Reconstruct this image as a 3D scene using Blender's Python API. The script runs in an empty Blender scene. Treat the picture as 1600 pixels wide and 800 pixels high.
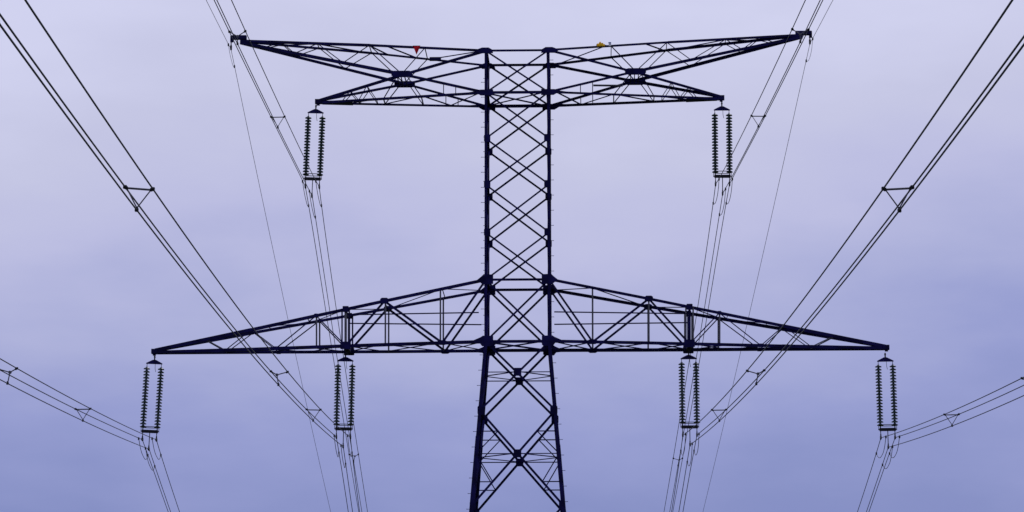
import bpy, bmesh, math, random
from mathutils import Vector, Matrix, noise as mnoise
random.seed(7)
S = bpy.context.scene
COL = S.collection

# ------------------------------------------------------------------ camera, sky, sun, exposure
EYE = 1.7                     # eye height above the ground
DIST = 160.0                  # metres from the camera to the pylon
FOC, PIT, ROLL = 4796.0, 0.1753, 0.0012      # focal length in pixels of a 1600 px wide picture, pitch and roll in radians
PX, PSI = 0.331, 0.028       # where the pylon stands and how far it is turned

cam_data = bpy.data.cameras.new('camera')
cam = bpy.data.objects.new('camera', cam_data)
COL.objects.link(cam)
cam.location = (0, -DIST, EYE)
cam_data.sensor_width = 36.0
cam_data.lens = FOC / 1600 * 36.0
cam_data.clip_start, cam_data.clip_end = 0.5, 20000
cam.rotation_mode = 'QUATERNION'
cam.rotation_quaternion = (Matrix.Rotation(math.radians(90) + PIT, 3, 'X') @ Matrix.Rotation(-ROLL, 3, 'Z')).to_quaternion()
S.camera = cam
S.render.resolution_x, S.render.resolution_y = 1024, 512

SUN_EL, SUN_AZ = math.radians(48), math.radians(20)      # azimuth from +Y towards +X: high behind the pylon, veiled by cloud
W = bpy.data.worlds.new('World')
S.world = W
W.use_nodes = True
nt = W.node_tree
nt.nodes.clear()


def nd(tree, kind, **kw):
    n = tree.nodes.new(kind)
    for k, v in kw.items():
        setattr(n, k, v)
    return n


def srgb(r, g, b):
    f = lambda c: (c / 255 / 12.92) if c / 255 <= 0.04045 else ((c / 255 + 0.055) / 1.055) ** 2.4
    return (f(r), f(g), f(b), 1)


out = nd(nt, 'ShaderNodeOutputWorld')
mixs = nd(nt, 'ShaderNodeMixShader')
sky = nd(nt, 'ShaderNodeTexSky', sky_type='NISHITA')
sky.sun_disc = False
sky.sun_elevation, sky.sun_rotation = SUN_EL, SUN_AZ
sky.dust_density = 1.5
bgs = nd(nt, 'ShaderNodeBackground')
bgs.inputs['Strength'].default_value = 0.07
nt.links.new(sky.outputs[0], bgs.inputs['Color'])
bgc = nd(nt, 'ShaderNodeBackground')
bgc.inputs['Strength'].default_value = 1.0
tc = nd(nt, 'ShaderNodeTexCoord')
sep = nd(nt, 'ShaderNodeSeparateXYZ')
nt.links.new(tc.outputs['Generated'], sep.inputs[0])


def wmath(op, a, b=None, c=None, clamp=False):
    n = nd(nt, 'ShaderNodeMath', operation=op)
    n.use_clamp = clamp
    for i, v in enumerate((a, b, c)):
        if v is None:
            continue
        if isinstance(v, (int, float)):
            n.inputs[i].default_value = v
        else:
            nt.links.new(v, n.inputs[i])
    return n.outputs[0]


# large soft cloud masses in the overcast layer
mp = nd(nt, 'ShaderNodeMapping')
mp.inputs['Scale'].default_value = (1.0, 1.0, 2.8)
mp.inputs['Location'].default_value = (3.1, 0.4, 1.7)
nt.links.new(tc.outputs['Generated'], mp.inputs[0])
nz = nd(nt, 'ShaderNodeTexNoise')
nz.inputs['Scale'].default_value = 6.0
nz.inputs['Detail'].default_value = 3.0
nz.inputs['Roughness'].default_value = 0.55
nt.links.new(mp.outputs[0], nz.inputs['Vector'])
nz2 = nd(nt, 'ShaderNodeTexNoise')
nz2.inputs['Scale'].default_value = 22.0
nz2.inputs['Detail'].default_value = 4.0
nz2.inputs['Roughness'].default_value = 0.5
nt.links.new(mp.outputs[0], nz2.inputs['Vector'])


def patch(az, el, rad_h, rad_v):
    """0..1 soft bank of cloud centred on a compass direction and height."""
    ux = wmath('SUBTRACT', sep.outputs['X'], math.sin(math.radians(az)))
    uz = wmath('SUBTRACT', sep.outputs['Z'], math.sin(math.radians(el)))
    ax = wmath('POWER', wmath('ABSOLUTE', wmath('DIVIDE', ux, math.sin(math.radians(rad_h)))), 2.0)
    az_ = wmath('POWER', wmath('ABSOLUTE', wmath('DIVIDE', uz, math.sin(math.radians(rad_v)))), 2.0)
    e = wmath('POWER', math.e, wmath('MULTIPLY', wmath('ADD', ax, az_), -1.0))
    return wmath('MULTIPLY', e, wmath('GREATER_THAN', sep.outputs['Y'], 0.0))


h = sep.outputs['Z']
val = wmath('ADD', h, wmath('MULTIPLY', wmath('SUBTRACT', nz.outputs['Fac'], 0.5), 0.060))
val = wmath('ADD', val, wmath('MULTIPLY', wmath('SUBTRACT', nz2.outputs['Fac'], 0.5), 0.044))
PATCHES = [(1.6, 11.8, 3.6, 3.2, 0.028), (9.8, 9.7, 3.2, 1.9, -0.036), (-10.0, 14.2, 4.0, 4.0, 0.030),
           (7.5, 15.0, 4.0, 2.5, 0.022), (0.0, 5.0, 4.5, 1.3, -0.006), (-10.0, 11.0, 2.6, 2.6, 0.016), (-3.0, 9.0, 3.0, 1.4, 0.010), (6.5, 6.2, 3.0, 1.0, -0.010)]
for (a, e, rh, rv, amt) in PATCHES:
    val = wmath('ADD', val, wmath('MULTIPLY', patch(a, e, rh, rv), amt))
ramp = nd(nt, 'ShaderNodeValToRGB')
nt.links.new(val, ramp.inputs['Fac'])
el = ramp.color_ramp.elements
SKY = [(0.0, (112, 122, 190)), (0.09, (130, 140, 197)), (0.125, (148, 155, 209)), (0.160, (170, 174, 218)),
       (0.195, (189, 190, 227)), (0.235, (199, 200, 230)), (0.28, (212, 213, 242)), (0.45, (200, 201, 235)), (1.0, (190, 192, 222))]
el[0].position, el[0].color = SKY[0][0], srgb(*SKY[0][1])
el[1].position, el[1].color = SKY[-1][0], srgb(*SKY[-1][1])
for p, c in SKY[1:-1]:
    q = el.new(p)
    q.color = srgb(*c)
nt.links.new(ramp.outputs[0], bgc.inputs['Color'])
mixs.inputs['Fac'].default_value = 0.93
nt.links.new(bgs.outputs[0], mixs.inputs[1])
nt.links.new(bgc.outputs[0], mixs.inputs[2])
nt.links.new(mixs.outputs[0], out.inputs['Surface'])

sd = bpy.data.lights.new('sun', 'SUN')
sd.energy, sd.angle, sd.color = 0.5, math.radians(15), (1.0, 0.96, 0.9)
so = bpy.data.objects.new('sun', sd)
COL.objects.link(so)
sdir = Vector((math.sin(SUN_AZ) * math.cos(SUN_EL), math.cos(SUN_AZ) * math.cos(SUN_EL), math.sin(SUN_EL)))
so.rotation_mode = 'QUATERNION'
so.rotation_quaternion = sdir.to_track_quat('Z', 'Y')

S.view_settings.view_transform = 'Standard'
S.view_settings.look = 'None'
S.view_settings.exposure, S.view_settings.gamma = 0, 1
S.view_settings.use_curve_mapping = False
S.render.engine = 'CYCLES'


# ------------------------------------------------------------------ materials
def material(name, col, rough=0.55, spec=0.3, metal=0.0, mottle=0.0, scale=4.0, col2=None, trans=0.0, bump=0.0):
    m = bpy.data.materials.new(name)
    m.use_nodes = True
    t = m.node_tree
    b = t.nodes['Principled BSDF']
    b.inputs['Roughness'].default_value = rough
    b.inputs['Metallic'].default_value = metal
    b.inputs['Specular IOR Level'].default_value = spec
    b.inputs['Transmission Weight'].default_value = trans
    b.inputs['Base Color'].default_value = (*col, 1)
    if mottle or col2:
        c = nd(t, 'ShaderNodeTexCoord')
        n = nd(t, 'ShaderNodeTexNoise')
        n.inputs['Scale'].default_value = scale
        n.inputs['Detail'].default_value = 5
        t.links.new(c.outputs['Object'], n.inputs['Vector'])
        r = nd(t, 'ShaderNodeValToRGB')
        a2 = col2 or tuple(x * (1 + mottle) for x in col)
        a1 = tuple(x * (1 - mottle) for x in col)
        r.color_ramp.elements[0].position, r.color_ramp.elements[0].color = 0.36, (*a1, 1)
        r.color_ramp.elements[1].position, r.color_ramp.elements[1].color = 0.66, (*a2, 1)
        t.links.new(n.outputs['Fac'], r.inputs['Fac'])
        t.links.new(r.outputs[0], b.inputs['Base Color'])
        if bump:
            bp = nd(t, 'ShaderNodeBump')
            bp.inputs['Strength'].default_value = bump
            t.links.new(n.outputs['Fac'], bp.inputs['Height'])
            t.links.new(bp.outputs[0], b.inputs['Normal'])
    return m


M_STEEL = material('silhouette_steel', (0.0065, 0.0055, 0.056), 0.6, 0.06, mottle=0.45, scale=1.7)  # grey galvanised steel; its backlit silhouette darkness is put into the base colour
M_GALV = material('galvanised_steel', (0.075, 0.075, 0.095), 0.55, 0.3, mottle=0.3, scale=3.0)
M_ALU = material('weathered_conductor_silhouette', (0.030, 0.030, 0.040), 0.55, 0.25, mottle=0.3, scale=1.0)  # weathered aluminium, base colour darkened further to paint in the backlit silhouette
M_FIT = material('dark_line_fitting', (0.010, 0.010, 0.016), 0.5, 0.15, mottle=0.3, scale=6.0)
M_GLASS = material('green_glass_insulator', (0.026, 0.056, 0.066), 0.16, 0.5, trans=0.3, mottle=0.15, scale=8)
M_RED = material('red_pennant_cloth', (0.55, 0.010, 0.022), 0.8, 0.1, mottle=0.2, scale=9)
M_YEL = material('yellow_cloth', (0.80, 0.46, 0.02), 0.8, 0.1, mottle=0.25, scale=9)
M_WHITE = material('white_enamel', (0.62, 0.64, 0.66), 0.4, 0.4, mottle=0.08, scale=9)
M_BLUE = material('blue_enamel', (0.06, 0.12, 0.35), 0.4, 0.4, mottle=0.1, scale=9)
M_GRASS = material('meadow_grass', (0.035, 0.06, 0.018), 0.9, 0.1, col2=(0.075, 0.09, 0.03), scale=0.35, bump=0.4)
M_CONC = material('concrete', (0.30, 0.29, 0.27), 0.85, 0.2, mottle=0.2, scale=5, bump=0.2)


# ------------------------------------------------------------------ mesh helper
class MB:
    def __init__(self):
        self.v, self.f = [], []

    def prism(self, A, B):
        """Closed prism between two vertex rings of equal length."""
        n, k = len(A), len(self.v)
        self.v += [tuple(p) for p in A] + [tuple(p) for p in B]
        self.f.append(tuple(range(k, k + n)))
        self.f.append(tuple(range(k + n, k + 2 * n))[::-1])
        for i in range(n):
            j = (i + 1) % n
            self.f.append((k + i, k + n + i, k + n + j, k + j))
        return self

    def angle(self, p0, p1, n, s, t=None, off=0.0, flip=1):
        """L-section bar; n is the outward normal of the face its wide flange lies in."""
        p0, p1, n = Vector(p0), Vector(p1), Vector(n)
        t = t or max(0.010, s * 0.12)
        u = (p1 - p0).normalized()
        b = -(n - u * n.dot(u)).normalized()
        a = u.cross(b) * flip
        prof = [(-s / 2, 0), (s / 2, 0), (s / 2, s), (s / 2 - t, s), (s / 2 - t, t), (-s / 2, t)]
        return self.prism([p0 + a * x + b * (y + off) for x, y in prof], [p1 + a * x + b * (y + off) for x, y in prof])

    def rod(self, p0, p1, r, n=8, r1=None):
        p0, p1 = Vector(p0), Vector(p1)
        u = (p1 - p0).normalized()
        a = u.orthogonal().normalized()
        b = u.cross(a)
        r1 = r if r1 is None else r1
        ring = lambda p, q: [p + (a * math.cos(2 * math.pi * i / n) + b * math.sin(2 * math.pi * i / n)) * q for i in range(n)]
        return self.prism(ring(p0, r), ring(p1, r1))

    def tube(self, pts, r, n=6):
        pts = [Vector(p) for p in pts]
        k0 = len(self.v)
        for i, p in enumerate(pts):
            u = (pts[min(i + 1, len(pts) - 1)] - pts[max(i - 1, 0)]).normalized()
            a = u.cross(Vector((0, 0, 1)))
            a = a.normalized() if a.length > 1e-3 else u.orthogonal().normalized()
            b = u.cross(a)
            self.v += [tuple(p + (a * math.cos(2 * math.pi * j / n) + b * math.sin(2 * math.pi * j / n)) * r) for j in range(n)]
        for i in range(len(pts) - 1):
            for j in range(n):
                a0, a1 = k0 + i * n + j, k0 + i * n + (j + 1) % n
                self.f.append((a0, a1, a1 + n, a0 + n))
        self.f.append(tuple(range(k0, k0 + n))[::-1])
        e = k0 + (len(pts) - 1) * n
        self.f.append(tuple(range(e, e + n)))
        return self

    def box(self, c, sx, sy, sz, ax=None):
        c = Vector(c)
        X, Y, Z = ax or (Vector((1, 0, 0)), Vector((0, 1, 0)), Vector((0, 0, 1)))
        r = lambda w: [c + X * (i * sx / 2) + Y * (j * sy / 2) + Z * (w * sz / 2) for i, j in ((-1, -1), (1, -1), (1, 1), (-1, 1))]
        return self.prism(r(-1), r(1))

    def plate(self, pts, n, t=0.016):
        """Flat plate with thickness from an outline, growing along n."""
        n = Vector(n).normalized() * t
        return self.prism([Vector(p) for p in pts], [Vector(p) + n for p in pts])

    def lathe(self, base, prof, n=14):
        """Closed solid of revolution about local z through base, profile [(r, z)]."""
        base = Vector(base)
        k0 = len(self.v)
        for r, z in prof:
            self.v += [(base.x + r * math.cos(2 * math.pi * i / n), base.y + r * math.sin(2 * math.pi * i / n), base.z + z) for i in range(n)]
        for q in range(len(prof) - 1):
            for i in range(n):
                a0, a1 = k0 + q * n + i, k0 + q * n + (i + 1) % n
                self.f.append((a0, a1, a1 + n, a0 + n))
        self.f.append(tuple(range(k0, k0 + n))[::-1])
        e = k0 + (len(prof) - 1) * n
        self.f.append(tuple(range(e, e + n)))
        return self

    def mesh(self, name, mat, smooth=False):
        me = bpy.data.meshes.new(name)
        me.from_pydata(self.v, [], self.f)
        bm = bmesh.new()
        bm.from_mesh(me)
        bmesh.ops.recalc_face_normals(bm, faces=bm.faces[:])
        bm.to_mesh(me)
        bm.free()
        me.materials.append(mat)
        if smooth:
            for p in me.polygons:
                p.use_smooth = True
        return me

    def build(self, name, mat, parent=None, smooth=False):
        o = bpy.data.objects.new(name, self.mesh(name, mat, smooth))
        COL.objects.link(o)
        if parent:
            o.parent = parent
        return o


def tag(o, label=None, cat=None, group=None, kind=None):
    for k, v in (('label', label), ('category', cat), ('group', group), ('kind', kind)):
        if v:
            o[k] = v
    return o


def empty(name, loc, rz=0.0):
    o = bpy.data.objects.new(name, None)
    o.empty_display_size = 0.5
    o.location, o.rotation_euler = loc, (0, 0, rz)
    COL.objects.link(o)
    return o


# ------------------------------------------------------------------ ground
def ground_z(x, y):
    d = max(0.0, y - 14.0)
    drop = 0.30 * d * d / (d + 30.0)
    z = -70 * (1 - math.exp(-drop / 70.0))
    r = math.hypot(x, y + 80)
    far = max(0.0, r - 90)
    z += min(1.0, far / 200.0) * 4.0 * mnoise.noise(Vector((x * 0.006, y * 0.006, 0.3)))
    return z


gm = MB()
xs = sorted(set([-9000, -6000, -4000, -2500, -1600, -1000, -700] + list(range(-500, 501, 20)) + [700, 1000, 1600, 2500, 4000, 6000, 9000]))
ys = sorted(set([-9000, -6000, -4000, -2500, -1600, -1000, -600, -400] + list(range(-300, 701, 20)) + list(range(-20, 60, 5)) + [900, 1200, 1700, 2500, 4000, 6000, 9000]))
for y in ys:
    for x in xs:
        gm.v.append((x, y, ground_z(x, y)))
nx = len(xs)
for j in range(len(ys) - 1):
    for i in range(nx - 1):
        gm.f.append((j * nx + i, j * nx + i + 1, (j + 1) * nx + i + 1, (j + 1) * nx + i))
tag(gm.build('ground', M_GRASS, smooth=True), 'grassy ground under the pylon falling away into a valley', 'ground', kind='structure')

# ------------------------------------------------------------------ pylon: measuring helper
HW = 1.667                                        # half width of the straight mast
CZ, SZ_ = math.cos(PSI), math.sin(PSI)


def ray(px, py):
    a, b = (px - 800) / FOC, (400 - py) / FOC
    cr, sr = math.cos(ROLL), math.sin(ROLL)
    u, v = a * cr + b * sr, -a * sr + b * cr
    c, s = math.cos(PIT), math.sin(PIT)
    d = (u, c - v * s, s + v * c)
    return Vector((d[0] * CZ - d[1] * SZ_, d[0] * SZ_ + d[1] * CZ, d[2]))      # in the pylon's own axes


EYE_L = Vector(((0 - PX) * CZ - (-DIST) * SZ_, (0 - PX) * SZ_ + (-DIST) * CZ, EYE))


def on(px, py, taper):
    """Point of the photograph on the pylon's front face whose half depth at |X|, z is taper(|X|, z)."""
    d = ray(px, py)
    y = -HW
    for _ in range(8):
        t = (y - EYE_L.y) / d.y
        p = EYE_L + d * t
        y = -taper(abs(p.x), p.z)
    return EYE_L + d * ((y - EYE_L.y) / d.y)


mirror = lambda p: Vector((p.x, -p.y, p.z))
Z1, Z2, Z3, Z4 = 39.113 + EYE, 36.836 + EYE, 26.794 + EYE, 23.524 + EYE
SPREAD = 0.081
half = lambda z: HW if z >= Z4 else HW + (Z4 - z) * SPREAD
body = lambda X, z: half(z)
zof = lambda py: on(809, py, body).z
F, B_ = Vector((0, -1, 0)), Vector((0, 1, 0))

pylon = empty('lattice_pylon', (PX, 0, 0), -PSI)
tag(pylon, 'tall steel lattice pylon in dark navy silhouette with two pairs of crossarms', 'pylon')


def bar(name, p0, p1, n, s, parent=pylon, off=0.0, mat=None, flip=1):
    return MB().angle(p0, p1, n, s, off=off, flip=flip).build(name, mat or M_STEEL, parent)


# legs: full height angle irons with step bolts
LEG = 0.155
for sx in (-1, 1):
    for sy in (-1, 1):
        m = MB()
        cuts = [(0.0, 0.22), (Z4 - 5.0, 0.18), (Z4, 0.155), (Z3, 0.14), (Z1 + 0.12, 0.13)]
        for (za, s), (zb, _) in zip(cuts[:-1], cuts[1:]):
            t = 0.022

            def prof(z, s=s):
                hh = half(z) + s * 0.42
                c = Vector((sx * hh, sy * hh, z))
                return [c + Vector((-sx * a, -sy * b, 0)) for a, b in ((0, 0), (s, 0), (s, t), (t, t), (t, s), (0, s))]
            m.prism(prof(za), prof(zb))
        leg = m.build('leg', M_STEEL, pylon)
        if not (sx > 0 and sy > 0):
            z = 15.6 + (0.37 if sx > 0 else 0.0) + (0.2 if sy > 0 else 0.0)
            while z < Z1 - 0.5:
                hh = half(z) + 0.08
                y_ = sy * (hh - 0.06)
                MB().rod((sx * (hh - 0.03), y_, z), (sx * (hh + 0.15), y_, z), 0.013, 6).rod((sx * (hh + 0.15), y_, z), (sx * (hh + 0.165), y_, z), 0.024, 6).build('step_bolt', M_STEEL, leg)
                z += 0.81
        hh = half(0)
        f = MB()
        f.lathe((sx * hh, sy * hh, -1.2), [(0.55, 0), (0.55, 1.3), (0.42, 1.5), (0.40, 1.75), (0.05, 1.78)], 20)
        f.build('footing', M_CONC, pylon)

# the four faces of the mast: (normal, corner function)
FACES = [(Vector((0, -1, 0)), lambda u, z: Vector((u * half(z), -half(z) - 0.02, z))),
         (Vector((0, 1, 0)), lambda u, z: Vector((-u * half(z), half(z) + 0.02, z))),
         (Vector((-1, 0, 0)), lambda u, z: Vector((-half(z) - 0.02, -u * half(z), z))),
         (Vector((1, 0, 0)), lambda u, z: Vector((half(z) + 0.02, u * half(z), z)))]


def cross(za, zb, s):
    for n, P in FACES:
        bar('diagonal_brace', P(-1, za), P(1, zb), n, s, off=0.03)
        bar('diagonal_brace', P(1, za), P(-1, zb), n, s, off=0.03 + s * 0.13 + 0.004, flip=-1)


def belt(z, s, faces=FACES):
    for n, P in faces:
        bar('horizontal_brace', P(-1, z), P(1, z), n, s, off=0.012)


NODES = [Z1, Z2, zof(216), zof(288), zof(363), Z3, Z4]
for i in range(5):
    cross(NODES[i + 1], NODES[i], 0.09)
cross(Z4, Z3, 0.10)
for z, s in ((Z1, 0.115), (Z2, 0.15), (Z3, 0.125), (Z4, 0.155)):
    belt(z, s)
for z, s in ((Z2 - 0.02, 0.07), (Z4 - 0.02, 0.08)):
    for a in (-1, 1):
        bar('plan_brace', (-HW * a, -HW, z - 0.04 * a), (HW * a, HW, z - 0.04 * a), (0, 0, -1), s)

# tapering lower body
zc1, zn1, zc2, zn2 = zof(581), zof(641), zof(708.5), zof(790)
zc = [zn1, zn2, zn2 - 5.6, 0.6]
cross(zn1, Z4, 0.112)
cross(zn2, zn1, 0.118)
cross(zc[2], zn2, 0.11)
cross(zc[3], zc[2], 0.12)


def gusset(P, n, z, u, outline, name='gusset_plate', t=0.018, lift=0.02):
    """Plate on a mast face; outline in (sideways, up) metres about the node."""
    side = Vector((-n.y, n.x, 0))
    c = P(u, z) + n * lift
    return MB().plate([c + side * a + Vector((0, 0, b)) for a, b in outline], n, t).build(name, M_STEEL, pylon)


OCT = lambda w, h_, c=0.3: [(-w, -h_ * (1 - c)), (-w * (1 - c), -h_), (w * (1 - c), -h_), (w, -h_ * (1 - c)), (w, h_ * (1 - c)), (w * (1 - c), h_), (-w * (1 - c), h_), (-w, h_ * (1 - c))]
for zx in (zc1, zc2):
    # crossing of the two lines between leg nodes: level bars, plan diamond, square plate
    for n, P in FACES:
        bar('horizontal_brace', P(-1, zx), P(1, zx), n, 0.05, off=0.05)
        gusset(P, n, zx, 0, OCT(0.20, 0.21, 0.1), lift=-0.004)
    hh = half(zx)
    q = [Vector((0, -hh, zx)), Vector((hh, 0, zx)), Vector((0, hh, zx)), Vector((-hh, 0, zx))]
    for i in range(4):
        bar('plan_brace', q[i], q[(i + 1) % 4], (0, 0, -1), 0.05)


def xdiag(u_from, za, zb, z):
    """|u|*half of a diagonal going from a leg at za across to the other leg at zb, at height z."""
    k = (z - za) / (zb - za)
    x = u_from * half(za) * (1 - k) - u_from * half(zb) * k
    return x / half(z)


for (ztop, zcr, zbot) in ((zn1, zc2, zn2), (zn2, zn2 - 2.7, zn2 - 5.6)):
    zu = zcr + (ztop - zcr) * 0.52
    zl = zcr - (zcr - zbot) * 0.54
    for n, P in FACES:
        for u in (-1, 1):
            for zz, za, zb in ((zu, ztop, zbot), (zl, zbot, ztop)):
                uu = xdiag(u, za, zb, zz)
                bar('secondary_brace', P(u, zz), P(uu, zz), n, 0.055, off=0.05)
                bar('secondary_brace', P(u, zcr), P(uu, zz), n, 0.055, off=0.055)

# gusset plates at the nodes of the front and back faces
for n, P in FACES[:2]:
    for u in (-1, 1):
        o = u if n.y < 0 else -u          # +1 on the right as one faces the pylon's front
        pass
        out_l = lambda pts: [(a_ * u, b_) for a_, b_ in pts]     # outward positive
        gusset(P, n, Z1, u, out_l([(-0.40, -0.16), (0.30, -0.17), (0.52, -0.05), (0.46, 0.05), (0.20, 0.15), (-0.16, 0.15), (-0.34, 0.04)]), lift=0.06)
        gusset(P, n, Z2, u, out_l([(-0.40, -0.18), (0.26, -0.18), (0.52, -0.02), (0.50, 0.09), (0.30, 0.14), (-0.40, 0.15)]), lift=0.06)
        gusset(P, n, Z3, u, out_l([(-0.40, -0.24), (0.14, -0.28), (0.28, -0.16), (0.46, -0.14), (0.44, -0.02), (0.22, 0.16), (0.10, 0.28), (-0.40, 0.26)]), lift=0.06)
        gusset(P, n, Z4, u, out_l([(-0.40, -0.20), (-0.30, -0.26), (0.18, -0.26), (0.30, -0.10), (0.62, -0.07), (0.60, 0.07), (0.26, 0.22), (0.14, 0.30), (-0.40, 0.28)]), lift=0.06)
        for z in NODES[2:5]:
            gusset(P, n, z, u * 0.95, OCT(0.17, 0.20, 0.25), lift=0.06)
        gusset(P, n, zn1, u * 0.96, OCT(0.19, 0.24, 0.3), lift=0.06)
        gusset(P, n, zn2, u * 0.97, OCT(0.16, 0.22, 0.3), lift=0.06)


# ------------------------------------------------------------------ crossarms
def lerp(a, b, t):
    return a + (b - a) * t


def pt_at(a, b, X):
    """Point of the line a-b at sideways distance X."""
    return lerp(a, b, (X - a.x) / (b.x - a.x))


def both(m, p0, p1, s, off=0.0, flip=1):
    m.angle(p0, p1, F, s, off=off, flip=flip)
    m.angle(mirror(p0), mirror(p1), B_, s, off=off, flip=-flip)


def sub(name, p0, p1, n, s, arm, off=0.0, mat=None):
    return MB().angle(p0, p1, n, s, off=off).build(name, mat or M_STEEL, arm)


def pair(name, p0, p1, s, arm, off=0.0, mat=None):
    sub(name, p0, p1, F, s, arm, off, mat)
    sub(name, mirror(p0), mirror(p1), B_, s, arm, off, mat)


def lower_arm(side, tip_px, X):
    TIP = abs(on(*tip_px['tip'], lambda x, z: 0.1).x)
    tap = lambda x, z: max(0.10, (HW + 0.05) * (TIP - x) / (TIP - HW) * (1 + 0.12 * math.sin(math.pi * min(1, max(0, (x - HW) / (TIP - HW))))))
    Tm, Bm = Vector((side * HW, -HW - 0.05, Z3)), Vector((side * HW, -HW - 0.05, Z4))
    Tt = on(*tip_px['top'], tap)
    Bt = on(*tip_px['bot'], tap)
    XX = lambda px, py: on(px, py, tap).x

    def T(px):
        p = pt_at(Tm, Tt, XX(px, 490))
        return Vector((p.x, -tap(abs(p.x), 0), p.z))

    def Bo(px):
        p = pt_at(Bm, Bt, XX(px, 540))
        return Vector((p.x, -tap(abs(p.x), 0), p.z))
    m = MB()
    # chords in straight lengths between nodes
    xs_ = X['chord']
    tpts = [Tm] + [T(x) for x in xs_] + [Tt]
    bpts = [Bm] + [Bo(x) for x in xs_] + [Bt]
    for i, (a, b) in enumerate(zip(tpts[:-1], tpts[1:])):
        both(m, a, b, (0.15, 0.15, 0.16, 0.18)[i])
    for i, (a, b) in enumerate(zip(bpts[:-1], bpts[1:])):
        both(m, a, b, (0.165, 0.165, 0.165, 0.18)[i])
    # cover plates under and over the slender end
    for f0, f1, zz in ((0.03, 0.14, -0.07), (0.20, 0.42, -0.055)):
        a, b = lerp(Bt, bpts[-2], f0), lerp(Bt, bpts[-2], f1)
        m.prism([Vector((a.x, -abs(a.y) - 0.03, a.z + zz)), Vector((a.x, abs(a.y) + 0.03, a.z + zz)), Vector((a.x, abs(a.y) + 0.03, a.z + zz + 0.1)), Vector((a.x, -abs(a.y) - 0.03, a.z + zz + 0.1))],
                [Vector((b.x, -abs(b.y) - 0.03, b.z + zz)), Vector((b.x, abs(b.y) + 0.03, b.z + zz)), Vector((b.x, abs(b.y) + 0.03, b.z + zz + 0.1)), Vector((b.x, -abs(b.y) - 0.03, b.z + zz + 0.1))])
    # tip box and splice plates along the last metres
    m.box((Tt.x + side * 0.02, 0, (Tt.z + Bt.z) / 2), 0.34, 0.30, 0.25)
    m.box((Tt.x + side * 0.04, 0, Bt.z - 0.10), 0.16, 0.10, 0.12)
    arm = m.build('crossarm', M_STEEL, pylon)
    nT = [Tm + Vector((side * 0.02, 0, -0.05))] + [T(x) for x in X['top']]
    nB = [Bo(x) for x in X['bottom']]
    # zigzag web in both faces
    sizes = (0.105, 0.115, 0.105, 0.06, 0.055, 0.05, 0.045)
    seq = [nT[0], nB[0], nT[1], nB[1], nT[2], nB[2], nT[3], nB[3]]
    for i in range(7):
        pair('diagonal_brace', seq[i], seq[i + 1], sizes[i], arm, off=0.02)
    pair('diagonal_brace', nB[3], nT[4], 0.06, arm, off=0.02, mat=M_GALV)
    # posts
    for px in X['post']:
        pair('post', Bo(px), T(px), 0.085, arm, off=0.03, mat=M_GALV)
    hb, ht = Bo(X['hang']), T(X['hang'])
    for dx in (-0.19, 0.0, 0.19):
        d = Vector((dx, 0, 0))
        pair('hanger_post', hb + d, ht + d, 0.13 if dx == 0 else 0.08, arm, off=0.02, mat=M_GALV if (dx == 0) == (side < 0) else M_STEEL)
    # hanger frame: plates on both faces and the beam between that carries the insulators
    for p, w, hgt, dz in ((hb, 0.28, 0.20, 0.02), (ht, 0.16, 0.16, 0.0)):
        for sgn, n in ((1, F), (-1, B_)):
            q = p if sgn > 0 else mirror(p)
            MB().plate([q + n * 0.03 + Vector((a, 0, b + dz)) for a, b in OCT(w, hgt, 0.15)], n).build('gusset_plate', M_STEEL, arm)
    MB().box((hb.x, 0, hb.z - 0.02), 0.26, abs(hb.y) * 2 - 0.1, 0.16).build('hanger_beam', M_STEEL, arm)
    MB().rod((hb.x, 0, hb.z - 0.08), (hb.x, 0, hb.z - 0.30), 0.045).build('hanger_link', M_FIT, arm)
    # node plates
    for p, w, hgt in ((nT[1], 0.22, 0.16), (nB[0], 0.24, 0.13), (nT[2], 0.12, 0.10), (nB[2], 0.16, 0.10)):
        for sgn, n in ((1, F), (-1, B_)):
            q = p if sgn > 0 else mirror(p)
            MB().plate([q + n * 0.03 + Vector((a, 0, b)) for a, b in OCT(w, hgt, 0.4)], n).build('gusset_plate', M_STEEL, arm)
    # plan bracing between the two faces, above and below
    tp = [Tm] + [T(x) for x in X['plan']]
    bp = [Bm] + [Bo(x) for x in X['plan']]
    for i in range(len(tp) - 1):
        a, b = (tp[i], mirror(tp[i + 1])) if i % 2 else (mirror(tp[i]), tp[i + 1])
        sub('plan_brace', a, b, (0, 0, 1), 0.045, arm)
        sub('plan_brace', tp[i + 1], mirror(tp[i + 1]), (0, 0, 1), 0.04, arm)
        sub('plan_brace', bp[i], mirror(bp[i + 1]), (0, 0, -1), 0.055, arm)
        sub('plan_brace', mirror(bp[i]) - Vector((0, 0, 0.03)), bp[i + 1] - Vector((0, 0, 0.03)), (0, 0, -1), 0.055, arm)
    # hand wires for the linemen
    for (x0, y0), (x1, y1) in X['rails']:
        a, b = on(x0, y0, tap), on(x1, y1, tap)
        MB().rod(a + Vector((0, 0.06, 0)), b + Vector((0, 0.06, 0)), 0.034, 6).build('handrail', M_STEEL, arm)
    return arm


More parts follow.
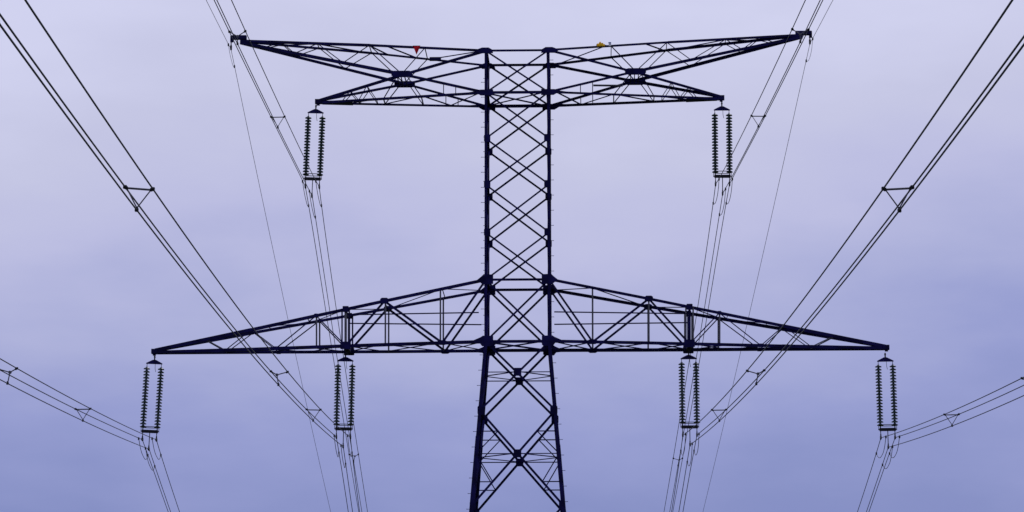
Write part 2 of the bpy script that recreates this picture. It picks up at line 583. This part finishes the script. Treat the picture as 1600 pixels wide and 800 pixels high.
arm_a = lower_arm(-1, dict(tip=(240, 549), top=(242, 547), bot=(242, 550.5)),
          dict(chord=(600.5, 494, 393), top=(600.5, 494, 393, 322), bottom=(691, 540, 431, 352), post=(688, 602, 494.5), hang=540,
               plan=(691, 600.5, 540, 480, 420, 352), rails=(((748, 488), (547, 491.5)), ((752, 507), (547, 505)))))
arm_b = lower_arm(1, dict(tip=(1386, 542.5), top=(1384, 541), bot=(1384, 544)),
          dict(chord=(1014, 1124, 1222), top=(1014, 1124, 1224, 1302), bottom=(926, 1077.5, 1189, 1268), post=(926, 1014, 1124.5), hang=1077.5,
               plan=(926, 1014, 1077.5, 1137, 1198, 1268), rails=(((866, 487), (1074, 489.8)), ((866, 506.5), (1074, 503.8)))))


def upper_arm(side, D):
    TP = abs(on(*D['peak'], lambda x, z: 0.1).x)
    T2 = abs(on(*D['tip'], lambda x, z: 0.1).x)
    hw = HW + 0.05
    tapP = lambda x, z: max(0.09, hw * (TP - x) / (TP - HW))
    NX = abs(on(*D['N'], tapP).x)
    tapB = lambda x, z: tapP(x, z) if x < NX else max(0.09, tapP(NX, 0) * (T2 - x) / (T2 - NX))
    tapL = lambda x, z: max(0.09, hw * (T2 - x) / (T2 - HW))
    L1, L2 = Vector((side * HW, -hw, Z1)), Vector((side * HW, -hw, Z2))
    pk_t, pk_b = on(*D['peak_top'], tapP), on(*D['peak_bot'], tapP)
    t_t, t_b = on(*D['tip_top'], tapB), on(*D['tip_bot'], tapL)
    Nn = on(*D['N'], tapP)
    m = MB()
    topn = on(*D['bend'], tapP)
    both(m, L1, topn, 0.115)
    both(m, topn, pk_t, 0.135)
    NA, NB = Nn + Vector((0, 0, 0.02)), Nn + Vector((0, 0, -0.02))
    both(m, L2, NA, 0.125, off=0.01)
    both(m, NA, pk_b, 0.16, off=0.01)
    both(m, L1, NB, 0.13, off=0.03)
    both(m, NB, t_t, 0.14, off=0.03)
    both(m, L2, t_b, 0.12, off=0.01)
    e0, e1 = lerp(t_b, L2, 0.02), lerp(t_b, L2, 0.20)
    m.prism([Vector((e0.x, -0.12, e0.z - 0.08)), Vector((e0.x, 0.12, e0.z - 0.08)), Vector((e0.x, 0.12, e0.z + 0.08)), Vector((e0.x, -0.12, e0.z + 0.08))],
            [Vector((e1.x, e1.y - 0.03, e1.z - 0.08)), Vector((e1.x, -e1.y + 0.03, e1.z - 0.08)), Vector((e1.x, -e1.y + 0.03, e1.z + 0.02)), Vector((e1.x, e1.y - 0.03, e1.z + 0.02))])
    m.box((t_t.x + side * 0.02, 0, (t_t.z + t_b.z) / 2), 0.36, 0.26, 0.24)
    m.box((t_t.x + side * 0.03, 0, t_b.z - 0.09), 0.16, 0.10, 0.12)
    arm = m.build('crossarm', M_STEEL, pylon)
    # bracket at the earth wire peak
    pa, pb = on(*D['br0'], lambda x, z: 0.1), on(*D['br1'], lambda x, z: 0.1)
    c = (pa + pb) / 2
    bk = MB().box((c.x, 0, c.z), abs(pb.x - pa.x), 0.28, 0.20)
    bk.box((pa.x + side * -0.05, 0, c.z - 0.08), 0.16, 0.16, 0.34)
    bk.build('peak_bracket', M_STEEL, arm)
    # thick node plates where the four chords meet
    for sgn, n in ((1, F), (-1, B_)):
        q = (Nn if sgn > 0 else mirror(Nn)) + n * 0.05
        out_ = [(-0.56, 0.10), (-0.40, 0.18), (0.40, 0.18), (0.56, 0.10), (0.56, -0.08), (0.40, -0.18), (-0.40, -0.18), (-0.56, -0.08)]
        MB().plate([q + Vector((a, 0, b)) for a, b in out_], n, 0.02).build('gusset_plate', M_STEEL, arm)
    for dx in (-0.25, -0.05, 0.15):
        sub('plan_brace', Nn + Vector((dx, 0, -0.16)), mirror(Nn) + Vector((dx, 0, -0.16)), (0, 0, -1), 0.05, arm)
    # web between the top chord and the inclined chord
    top_at = lambda px: (lambda X_: Vector((X_, -tapP(abs(X_), 0), pt_at(L1, topn, X_).z if abs(X_) < abs(topn.x) else pt_at(topn, pk_t, X_).z)))(on(px, 72, tapP).x)
    inc_at = lambda px: (lambda X_: Vector((X_, -tapP(abs(X_), 0), pt_at(NA, pk_b, X_).z)))(on(px, 90, tapP).x)
    low_at = lambda px: (lambda X_: Vector((X_, -tapL(abs(X_), 0), pt_at(L2, t_b, X_).z)))(on(px, 150, tapL).x)
    tn = [top_at(x) for x in D['tops']]
    inn = [inc_at(x) for x in D['incs']]
    pair('diagonal_brace', Nn + Vector((-side * 0.10, 0, 0.15)), tn[0], 0.05, arm, off=0.03)
    pair('diagonal_brace', Nn + Vector((side * 0.14, 0, 0.15)), tn[1], 0.05, arm, off=0.03)
    seq = [tn[1]] + [p for z_ in zip(inn, tn[2:] + [None]) for p in z_ if p is not None]
    for a, b in zip(seq[:-1], seq[1:]):
        pair('diagonal_brace', a, b, 0.045, arm, off=0.03)
    # level bracing in the top plane
    for a, b in D['plan']:
        p, q = top_at(a), top_at(b)
        sub('plan_brace', p, mirror(q), (0, 0, 1), 0.06, arm)
    for x in D['tops']:
        p = top_at(x)
        sub('cross_tie', p, mirror(p), (0, 0, 1), 0.045, arm)
    # web between the node and the bottom chord
    ln = [low_at(x) for x in D['lows']]
    pair('diagonal_brace', Nn + Vector((-side * 0.30, 0, -0.14)), ln[0], 0.05, arm, off=0.03)
    pair('diagonal_brace', Nn + Vector((side * 0.30, 0, -0.14)), ln[1], 0.05, arm, off=0.03)
    for p in ln:
        sub('cross_tie', p, mirror(p), (0, 0, -1), 0.06, arm)
    # slender web towards the tip, between the chord that falls from the node and the bottom chord
    tipw = [lerp(NB, t_t, k) for k in (0.20, 0.42, 0.62)]
    foot = [pt_at(L2, t_b, lerp(NB, t_t, k).x) for k in (0.31, 0.52, 0.72)]
    web = [foot[0], tipw[1], foot[1], tipw[2], foot[2]]
    for a, b in zip(web[:-1], web[1:]):
        pair('diagonal_brace', a, b, 0.04, arm, off=0.03)
    for p in tipw[1:] + foot:
        sub('cross_tie', p, mirror(p), (0, 0, -1), 0.045, arm)
    for a, b in D['lplan']:
        sub('plan_brace', low_at(a), mirror(low_at(b)), (0, 0, -1), 0.06, arm)
    # posts from the inclined chord to the bottom chord near the mast
    for x in D['lposts']:
        p = low_at(x)
        q = Vector((p.x, p.y, pt_at(L2, NA, p.x).z))
        if q.z - p.z > 0.15:
            pair('post', p, q, 0.045, arm, off=0.03)
    p, q = low_at(D['lposts'][0]), low_at(D['lposts'][0] - side * -1 * 0)
    for x in D['diag_low']:
        a = low_at(x[0])
        b = pt_at(L2, NA, on(x[1], 140, tapP).x)
        pair('diagonal_brace', a, b, 0.05, arm, off=0.03)
    # small box on the rear top chord / grey bar, whichever this arm carries
    return arm, top_at, tapP, Nn


up_a, top_a, tap_a, N_a = upper_arm(-1, dict(peak=(374, 64), tip=(495, 159), N=(628, 116), peak_top=(375, 63.5), peak_bot=(375, 66), tip_top=(498, 156.5), tip_bot=(498, 160),
          bend=(578, 70.3), br0=(360.5, 57.5), br1=(385, 58.5), tops=(664, 577, 496, 440), incs=(536, 460, 412),
          plan=((755, 664), (605, 650), (577, 605), (496, 577), (496, 440)), lows=(658, 599, 560), lplan=((752, 700), (659, 700), (659, 599), (599, 545), (530, 545)),
          lposts=(693, 712), diag_low=((722, 748),)))
up_b, top_b, tap_b, N_b = upper_arm(1, dict(peak=(1255, 55), tip=(1129, 153), N=(993, 112), peak_top=(1254, 54.5), peak_bot=(1254, 57), tip_top=(1126, 150.5), tip_bot=(1126, 154),
          bend=(1044, 66), br0=(1268, 51), br1=(1243, 51), tops=(955, 1042, 1134, 1185), incs=(1080, 1160, 1212),
          plan=((943, 868), (1010, 1042), (1134, 1042), (1134, 1185)), lows=(959, 1022, 1060), lplan=((868, 907), (959, 907), (959, 1022), (1022, 1078), (1092, 1078)),
          lposts=(926, 907), diag_low=((896, 868),)))

# a dark cover plate on the left arm's rear top chord and a grey bar on the right arm
c = mirror(top_a(676))
MB().box((c.x, c.y + 0.03, c.z + 0.06), 0.62, 0.12, 0.20).build('splice_box', M_STEEL, up_a)
a, b = on(927, 130, tap_b), on(973, 130.5, tap_b)
MB().rod(a + Vector((0, 0.5, 0)), b + Vector((0, 0.5, 0)), 0.055).build('grey_tube', M_GALV, up_b)

# ------------------------------------------------------------------ markers on the upper arms
to_world = lambda p: Vector((PX + p.x * CZ + p.y * SZ_, -p.x * SZ_ + p.y * CZ, p.z))


def cloth(w, h_, fn, nx_=10, nz_=10, t=0.012):
    m = MB()
    for side_ in (0, 1):
        for j in range(nz_ + 1):
            for i in range(nx_ + 1):
                p = fn(i / nx_, j / nz_)
                m.v.append((p[0], p[1] + (t if side_ else 0), p[2]))
    n1 = (nx_ + 1) * (nz_ + 1)
    w_ = nx_ + 1
    for j in range(nz_):
        for i in range(nx_):
            a_ = j * w_ + i
            m.f.append((a_, a_ + 1, a_ + 1 + w_, a_ + w_))
            m.f.append((n1 + a_, n1 + a_ + w_, n1 + a_ + 1 + w_, n1 + a_ + 1))
    rim = [i for i in range(w_)] + [j * w_ + nx_ for j in range(1, nz_ + 1)] + [nz_ * w_ + i for i in range(nx_ - 1, -1, -1)] + [j * w_ for j in range(nz_ - 1, 0, -1)]
    for a_, b_ in zip(rim, rim[1:] + rim[:1]):
        m.f.append((a_, b_, n1 + b_, n1 + a_))
    return m


c = to_world(top_a(651))
pen = empty('pennant', (c.x, c.y - 0.12, c.z), -PSI)
tag(pen, 'small red triangular pennant hanging point down from the left upper crossarm', 'pennant')
cloth(0.36, 0.44, lambda u, v: ((u - 0.5) * 0.37 * (1 - v * 0.97), 0.03 * math.sin(u * 7 + v * 3), 0.03 - 0.46 * v)).build('cloth', M_RED, pen, True)
MB().rod((-0.20, 0.0, 0.045), (0.20, 0.0, 0.045), 0.016).rod((-0.15, 0, 0.045), (-0.15, 0.14, 0.03), 0.012).rod((0.15, 0, 0.045), (0.15, 0.14, 0.03), 0.012).build('rod', M_FIT, pen)

c = to_world(top_b(938.5))
yf = empty('marker_flag', (c.x, c.y - 0.02, c.z), -PSI)
tag(yf, 'bunched yellow marker flag lying over the right upper crossarm', 'flag')


def bunch(u, v):
    a_ = v * math.pi * 1.15 - 0.3
    r_ = 0.115 + 0.022 * math.sin(u * 19) + 0.02 * math.sin(u * 9 + v * 8)
    r_ *= 0.55 + 0.5 * math.sin(min(1, max(0, u * 0.9 + 0.08)) * math.pi)
    return ((u - 0.5) * 0.42 + 0.02 * math.sin(v * 6), -math.cos(a_) * r_, 0.03 + math.sin(a_) * r_ * 1.45)


cloth(0.4, 0.3, bunch, 24, 16).build('cloth', M_YEL, yf, True)
MB().rod((-0.22, 0.0, 0.06), (0.30, 0.0, 0.075), 0.014).build('rod', M_FIT, yf)

c = to_world(top_b(953))
pl = empty('number_plate', (c.x, c.y - 0.09, c.z + 0.02), -PSI)
tag(pl, 'tiny white and blue plate beside the yellow flag on the crossarm', 'plate')
MB().box((0, 0, 0.03), 0.13, 0.02, 0.15).build('white_panel', M_WHITE, pl)
MB().box((-0.01, 0, 0.136), 0.15, 0.02, 0.06).build('blue_panel', M_BLUE, pl)
MB().rod((0, 0.012, -0.05), (0, 0.09, -0.05), 0.012).rod((0, 0.012, -0.05), (0, 0.012, 0.02), 0.012).build('bracket', M_FIT, pl)

# ------------------------------------------------------------------ insulator sets
SEP, APEX, ULEN = 0.37, 0.50, 4.42
NDISC, PITCH = 20, 0.162
dm = MB().lathe((0, 0, 0), [(0.034, -0.085), (0.050, -0.03), (0.168, -0.038), (0.176, -0.014), (0.140, 0.022), (0.075, 0.045), (0.058, 0.085), (0.034, 0.095)], 18).mesh('disc', M_GLASS, True)


def insulator_set(clamp, tilt, label):
    """Double suspension string. The root sits at the hanging point; clamp is the middle of the two upper cable clamps."""
    root = empty('insulator_set', (0, 0, 0))
    tag(root, label, 'insulator', 'insulator sets hanging from the crossarms')
    rot = Matrix.Rotation(-PSI, 3, 'Z') @ Matrix.Rotation(tilt, 3, 'Y')
    root.rotation_mode = 'QUATERNION'
    root.rotation_quaternion = rot.to_quaternion()
    root.location = Vector(clamp) + rot @ Vector((0, 0, ULEN))
    # shackle and upper yoke
    MB().rod((0, 0, 0.06), (0, 0, -0.26), 0.036).rod((0, -0.05, -0.03), (0, 0.05, -0.03), 0.05).build('shackle', M_FIT, root)
    yk = MB().plate([(-0.08, -0.02, -0.18), (0.08, -0.02, -0.18), (0.28, -0.02, -0.28), (0.43, -0.02, -0.36), (0.43, -0.02, -0.41),
                     (-0.43, -0.02, -0.41), (-0.43, -0.02, -0.36), (-0.28, -0.02, -0.28)], (0, 1, 0), 0.04)
    yk.build('yoke_plate', M_STEEL, root)
    MB().tube([(0.05, 0, -0.38), (0.06, 0, -0.66), (0.10, 0.02, -0.82)], 0.012).build('arcing_horn', M_FIT, root)
    z0 = -0.41
    for sx in (-1, 1):
        x = sx * 0.378
        top = z0 - 0.16
        s_ = MB().rod((x, 0, z0 + 0.05), (x, 0, top), 0.016).rod((x, 0, top + 0.06), (x, 0, top - NDISC * PITCH - 0.02), 0.020, 6)
        s_.rod((x, 0, top - NDISC * PITCH), (x, 0, top - NDISC * PITCH - 0.24), 0.030)
        string = s_.build('insulator_string', M_FIT, root)
        for i in range(NDISC):
            d = bpy.data.objects.new('disc', dm)
            COL.objects.link(d)
            d.parent = string
            d.location = (x, 0, top - 0.09 - i * PITCH)
    zb = -0.57 - NDISC * PITCH - 0.175           # lower yoke bar
    m = MB().box((0, 0, zb), 0.86, 0.10, 0.16)
    m.box((0, 0, zb), 0.98, 0.05, 0.055)
    m.build('yoke_bar', M_FIT, root)
    # rounded arcing ring standing off the lower yoke
    pts = []
    for i in range(33):
        a_ = 2 * math.pi * i / 32
        cx = 0.30 if math.cos(a_) > 0 else -0.30
        pts.append((cx + 0.17 * math.cos(a_), 0.30 * math.sin(a_), zb + 0.22))
    MB().tube(pts, 0.021).rod((-0.47, 0, zb + 0.22), (-0.47, 0, zb), 0.014).rod((0.47, 0, zb + 0.22), (0.47, 0, zb), 0.014).build('arcing_ring', M_FIT, root)
    for x, z in ((-SEP, -ULEN), (SEP, -ULEN), (0, -ULEN - APEX)):
        k = MB().rod((x, 0, zb - 0.04), (x, 0, z + 0.06), 0.022)
        k.box((x, 0, z + 0.10), 0.06, 0.07, 0.18)
        k.prism([Vector((x - 0.035, -0.20, z + 0.02)), Vector((x + 0.035, -0.20, z + 0.02)), Vector((x + 0.05, 0, z + 0.09)), Vector((x - 0.05, 0, z + 0.09))],
                [Vector((x - 0.03, -0.22, z - 0.03)), Vector((x + 0.03, -0.22, z - 0.03)), Vector((x + 0.045, 0, z - 0.055)), Vector((x - 0.045, 0, z - 0.055))])
        k.prism([Vector((x - 0.05, 0.001, z + 0.09)), Vector((x + 0.05, 0.001, z + 0.09)), Vector((x + 0.035, 0.20, z + 0.0)), Vector((x - 0.035, 0.20, z + 0.0))],
                [Vector((x - 0.045, 0.001, z - 0.055)), Vector((x + 0.045, 0.001, z - 0.055)), Vector((x + 0.03, 0.22, z - 0.075)), Vector((x - 0.03, 0.22, z - 0.075))])
        k.build('cable_clamp', M_FIT, root)
    return root


CL = dict(lo=(-19.075, 0.545, 18.654), li=(-8.861, 0.259, 18.743), ul=(-10.629, 0.308, 32.145), ur=(11.176, -0.302, 32.134), ri=(9.296, -0.250, 18.763), ro=(19.620, -0.539, 18.582))
TILT = dict(lo=0.046, li=0.018, ul=0.034, ur=0.004, ri=-0.004, ro=-0.012)
LAB = dict(lo='double insulator string hanging tilted from the far left tip of the lower crossarm',
           li='double insulator string halfway along the left half of the lower crossarm',
           ul='double insulator string under the left end of the upper crossarm',
           ur='double insulator string under the right end of the upper crossarm',
           ri='double insulator string halfway along the right half of the lower crossarm',
           ro='double insulator string hanging from the far right tip of the lower crossarm')
for k, c in CL.items():
    insulator_set((c[0], c[1], c[2] + EYE), TILT[k], LAB[k])

# ------------------------------------------------------------------ conductors
# slope at the clamp, sag factor, heading, twist of the bundle, for the span towards the camera and the one beyond
NEAR = dict(lo=(0.08193, 0.0014, 0.03693, 0.00049), li=(0.07658, 0.00281, 0.00541, -0.0009), ul=(0.06748, 0.00199, -0.00069, 0.00064),
            ur=(0.07782, 0.00306, -0.00225, -0.00063), ri=(0.08075, 0.00272, -0.0094, 0.00048), ro=(0.0867, 0.00234, -0.02585, 0.00051))
FAR = dict(lo=(0.2213, 0.00187, 0.0, 0.0), li=(0.22302, 0.0018, -0.00536, 0.0), ul=(0.22062, 0.0012, 0.0, 0.0),
           ur=(0.22175, 0.0018, 0.0, 0.0), ri=(0.22187, 0.00181, -0.0005, 0.0), ro=(0.22397, 0.00182, 0.00357, 0.0))


def on_wire(c, k, t, q, sgn):
    s0, kk, al, tw = q
    ox, oz = ((0.0, 0.0) if k is None else (k * (SEP - 0.055 * (1 - math.exp(-t / 5.0))), -APEX if k == 0 else 0.0))
    cz = -APEX / 3
    th = tw * t
    if k is None:
        rx = rz = 0.0
    else:
        rx = ox * math.cos(th) - (oz - cz) * math.sin(th)
        rz = cz + ox * math.sin(th) + (oz - cz) * math.cos(th)
    return Vector((c[0] + rx * CZ + t * math.sin(al), c[1] - rx * SZ_ + sgn * t * math.cos(al), c[2] + rz - s0 * t + s0 * kk * t * t))


def steps(end):
    t, r = [], 0.0
    while r < end:
        t.append(r)
        r += 0.5 if r < 3 else (2.0 if r < 30 else 4.0)
    return t + [end]


def cable(c, k, qn, qf, r, end_near=205, end_far=300):
    pts = [on_wire(c, k, t, qn, -1) for t in reversed(steps(end_near)[1:])] + [on_wire(c, k, 0, qn, -1)] + [on_wire(c, k, t, qf, 1) for t in steps(end_far)[1:]]
    return MB().tube(pts, r, 8)


def loop(c, k, qn, qf, ta, tb, sag, r=0.016):
    """Bight of spare cable clipped to the conductor on both sides of the clamp."""
    a, b = on_wire(c, k, ta, qn, -1), on_wire(c, k, tb, qf, 1)
    pts = []
    for i in range(21):
        s = i / 20
        p = lerp(a, b, s)
        pts.append(p + Vector((0.03 * math.sin(s * math.pi), 0, -sag * (1 - abs(2 * s - 1) ** 2.6))))
    m = MB().tube(pts, r, 6)
    for q in (a, b):
        m.box(q + Vector((0, 0, -0.03)), 0.07, 0.14, 0.13)
    return m


def spacer(c, t, q, sgn, flip=False):
    P = [on_wire(c, k, t, q, sgn) for k in (-1, 1, 0)]
    d = (on_wire(c, 1, t + 0.1, q, sgn) - on_wire(c, 1, t - 0.1, q, sgn)).normalized()
    m = MB()
    ctr = (P[0] + P[1] + P[2]) / 3
    ins = [lerp(p, ctr, 0.13) for p in P]
    if flip:
        # three arms spreading from a hub
        hub = lerp(ctr, P[0], 0.25) if flip < 0 else lerp(ctr, P[1], 0.25) if flip == 1 else lerp(ctr, P[2], 0.1)
        for p in P:
            m.rod(p, hub, 0.020, 8)
        m.rod(hub - d * 0.05, hub + d * 0.05, 0.055, 10)
    else:
        m.rod(ins[0], ins[1], 0.024, 8)
        m.rod(ins[0], ins[2], 0.015, 8)
        m.rod(ins[1], ins[2], 0.015, 8)
    s = m.build('spacer', M_GALV)
    X_ = (P[1] - P[0]).normalized()
    X_ = (X_ - d * X_.dot(d)).normalized()
    Z_ = X_.cross(d)
    for p in P:
        cl = MB().box(p, 0.075, 0.13, 0.075, (X_, d, Z_))
        cl.box(lerp(p, ctr, 0.12), 0.05, 0.07, 0.07, (X_, d, Z_))
        o = cl.build('clamp', M_FIT, s)
    return s


SP_NEAR = dict(lo=(33.95, 58.6, 92), li=(26.5, 48.0, 92.9, 128), ul=(23.9, 44.35, 90), ur=(24.4, 45.2, 90), ri=(26.4, 49.5, 94.2, 128), ro=(28.4, 52.3, 90))
FLIP = {('ul', 1): 2, ('ur', 1): 2, ('lo', 1): 1, ('li', 1): -1, ('ri', 1): 1, ('ro', 1): -1}
CLAB = dict(lo='triple dark cable bundle from the far left lower insulators, running off the left edge',
            li='triple cable bundle from the inner left lower insulators, sweeping to the top left corner',
            ul='triple cable bundle through the upper left insulators, passing the left peak of the pylon',
            ur='triple cable bundle through the upper right insulators, passing the right peak of the pylon',
            ri='triple cable bundle from the inner right lower insulators, sweeping to the top right corner',
            ro='triple dark cable bundle from the far right lower insulators, running off the right edge')
for key in CL:
    c = (CL[key][0], CL[key][1], CL[key][2] + EYE)
    root = empty('conductor_bundle', (0, 0, 0))
    root.location = c
    tag(root, CLAB[key], 'power line', 'triple conductor bundles carried by the pylon')
    inv = Vector(c)

    def hang(o, parent=root):
        o.parent = parent
        o.data.transform(Matrix.Translation(-inv))
        return o
    for k in (-1, 1, 0):
        cb = hang(cable(c, k, NEAR[key], FAR[key], 0.019).build('cable', M_ALU, smooth=True))
        up = 0.42 if key in ('ul', 'ur') else 0.56
        hang(loop(c, k, NEAR[key], FAR[key], 2.5 if k else 2.3, 2.4 if k else 2.7, up).build('damping_loop', M_ALU, smooth=True))
    far_sp = {'ul': (44.7,), 'ur': (46.6,)}.get(key, (45.0,))
    lst = [(t, NEAR[key], -1, FLIP.get((key, i), 0)) for i, t in enumerate(SP_NEAR[key])] + [(t, FAR[key], 1, 1) for t in far_sp]
    for t, q, sgn, fl in lst:
        s = spacer(c, t, q, sgn, fl)
        hang(s)
        for ch in s.children:
            ch.data.transform(Matrix.Translation(-inv))

# earth wires on the two peaks
EW = dict(el=((-15.081, 0.433, 39.712), (0.07215, 0.00299, 0.00375, 0), (0.21953, 0.00094, 0.00684, 0), 'thin earth wire hanging from the left peak of the pylon'),
          er=((15.937, -0.436, 39.776), (0.07198, 0.00298, -0.00399, 0), (0.21875, 0.00084, -0.00885, 0), 'thin earth wire hanging from the right peak of the pylon'))
for key, (c, qn, qf, lab) in EW.items():
    c = (c[0], c[1], c[2] + EYE)
    root = empty('earth_wire', c)
    tag(root, lab, 'power line', 'earth wires along the top of the line')
    inv = Vector(c)
    hang(cable(c, None, qn, qf, 0.0135).build('cable', M_ALU, smooth=True), root)
    hang(loop(c, None, qn, qf, 1.6, 2.0, 0.38, 0.011).build('damping_loop', M_ALU, smooth=True), root)
    m = MB().rod(Vector((0, 0, 0.05)), Vector((0, 0, 0.62)), 0.030)
    m.box((0, 0, 0.10), 0.10, 0.10, 0.22)
    m.box((0, -0.08, -0.0), 0.07, 0.34, 0.08)
    m.build('suspension_clamp', M_FIT, root)
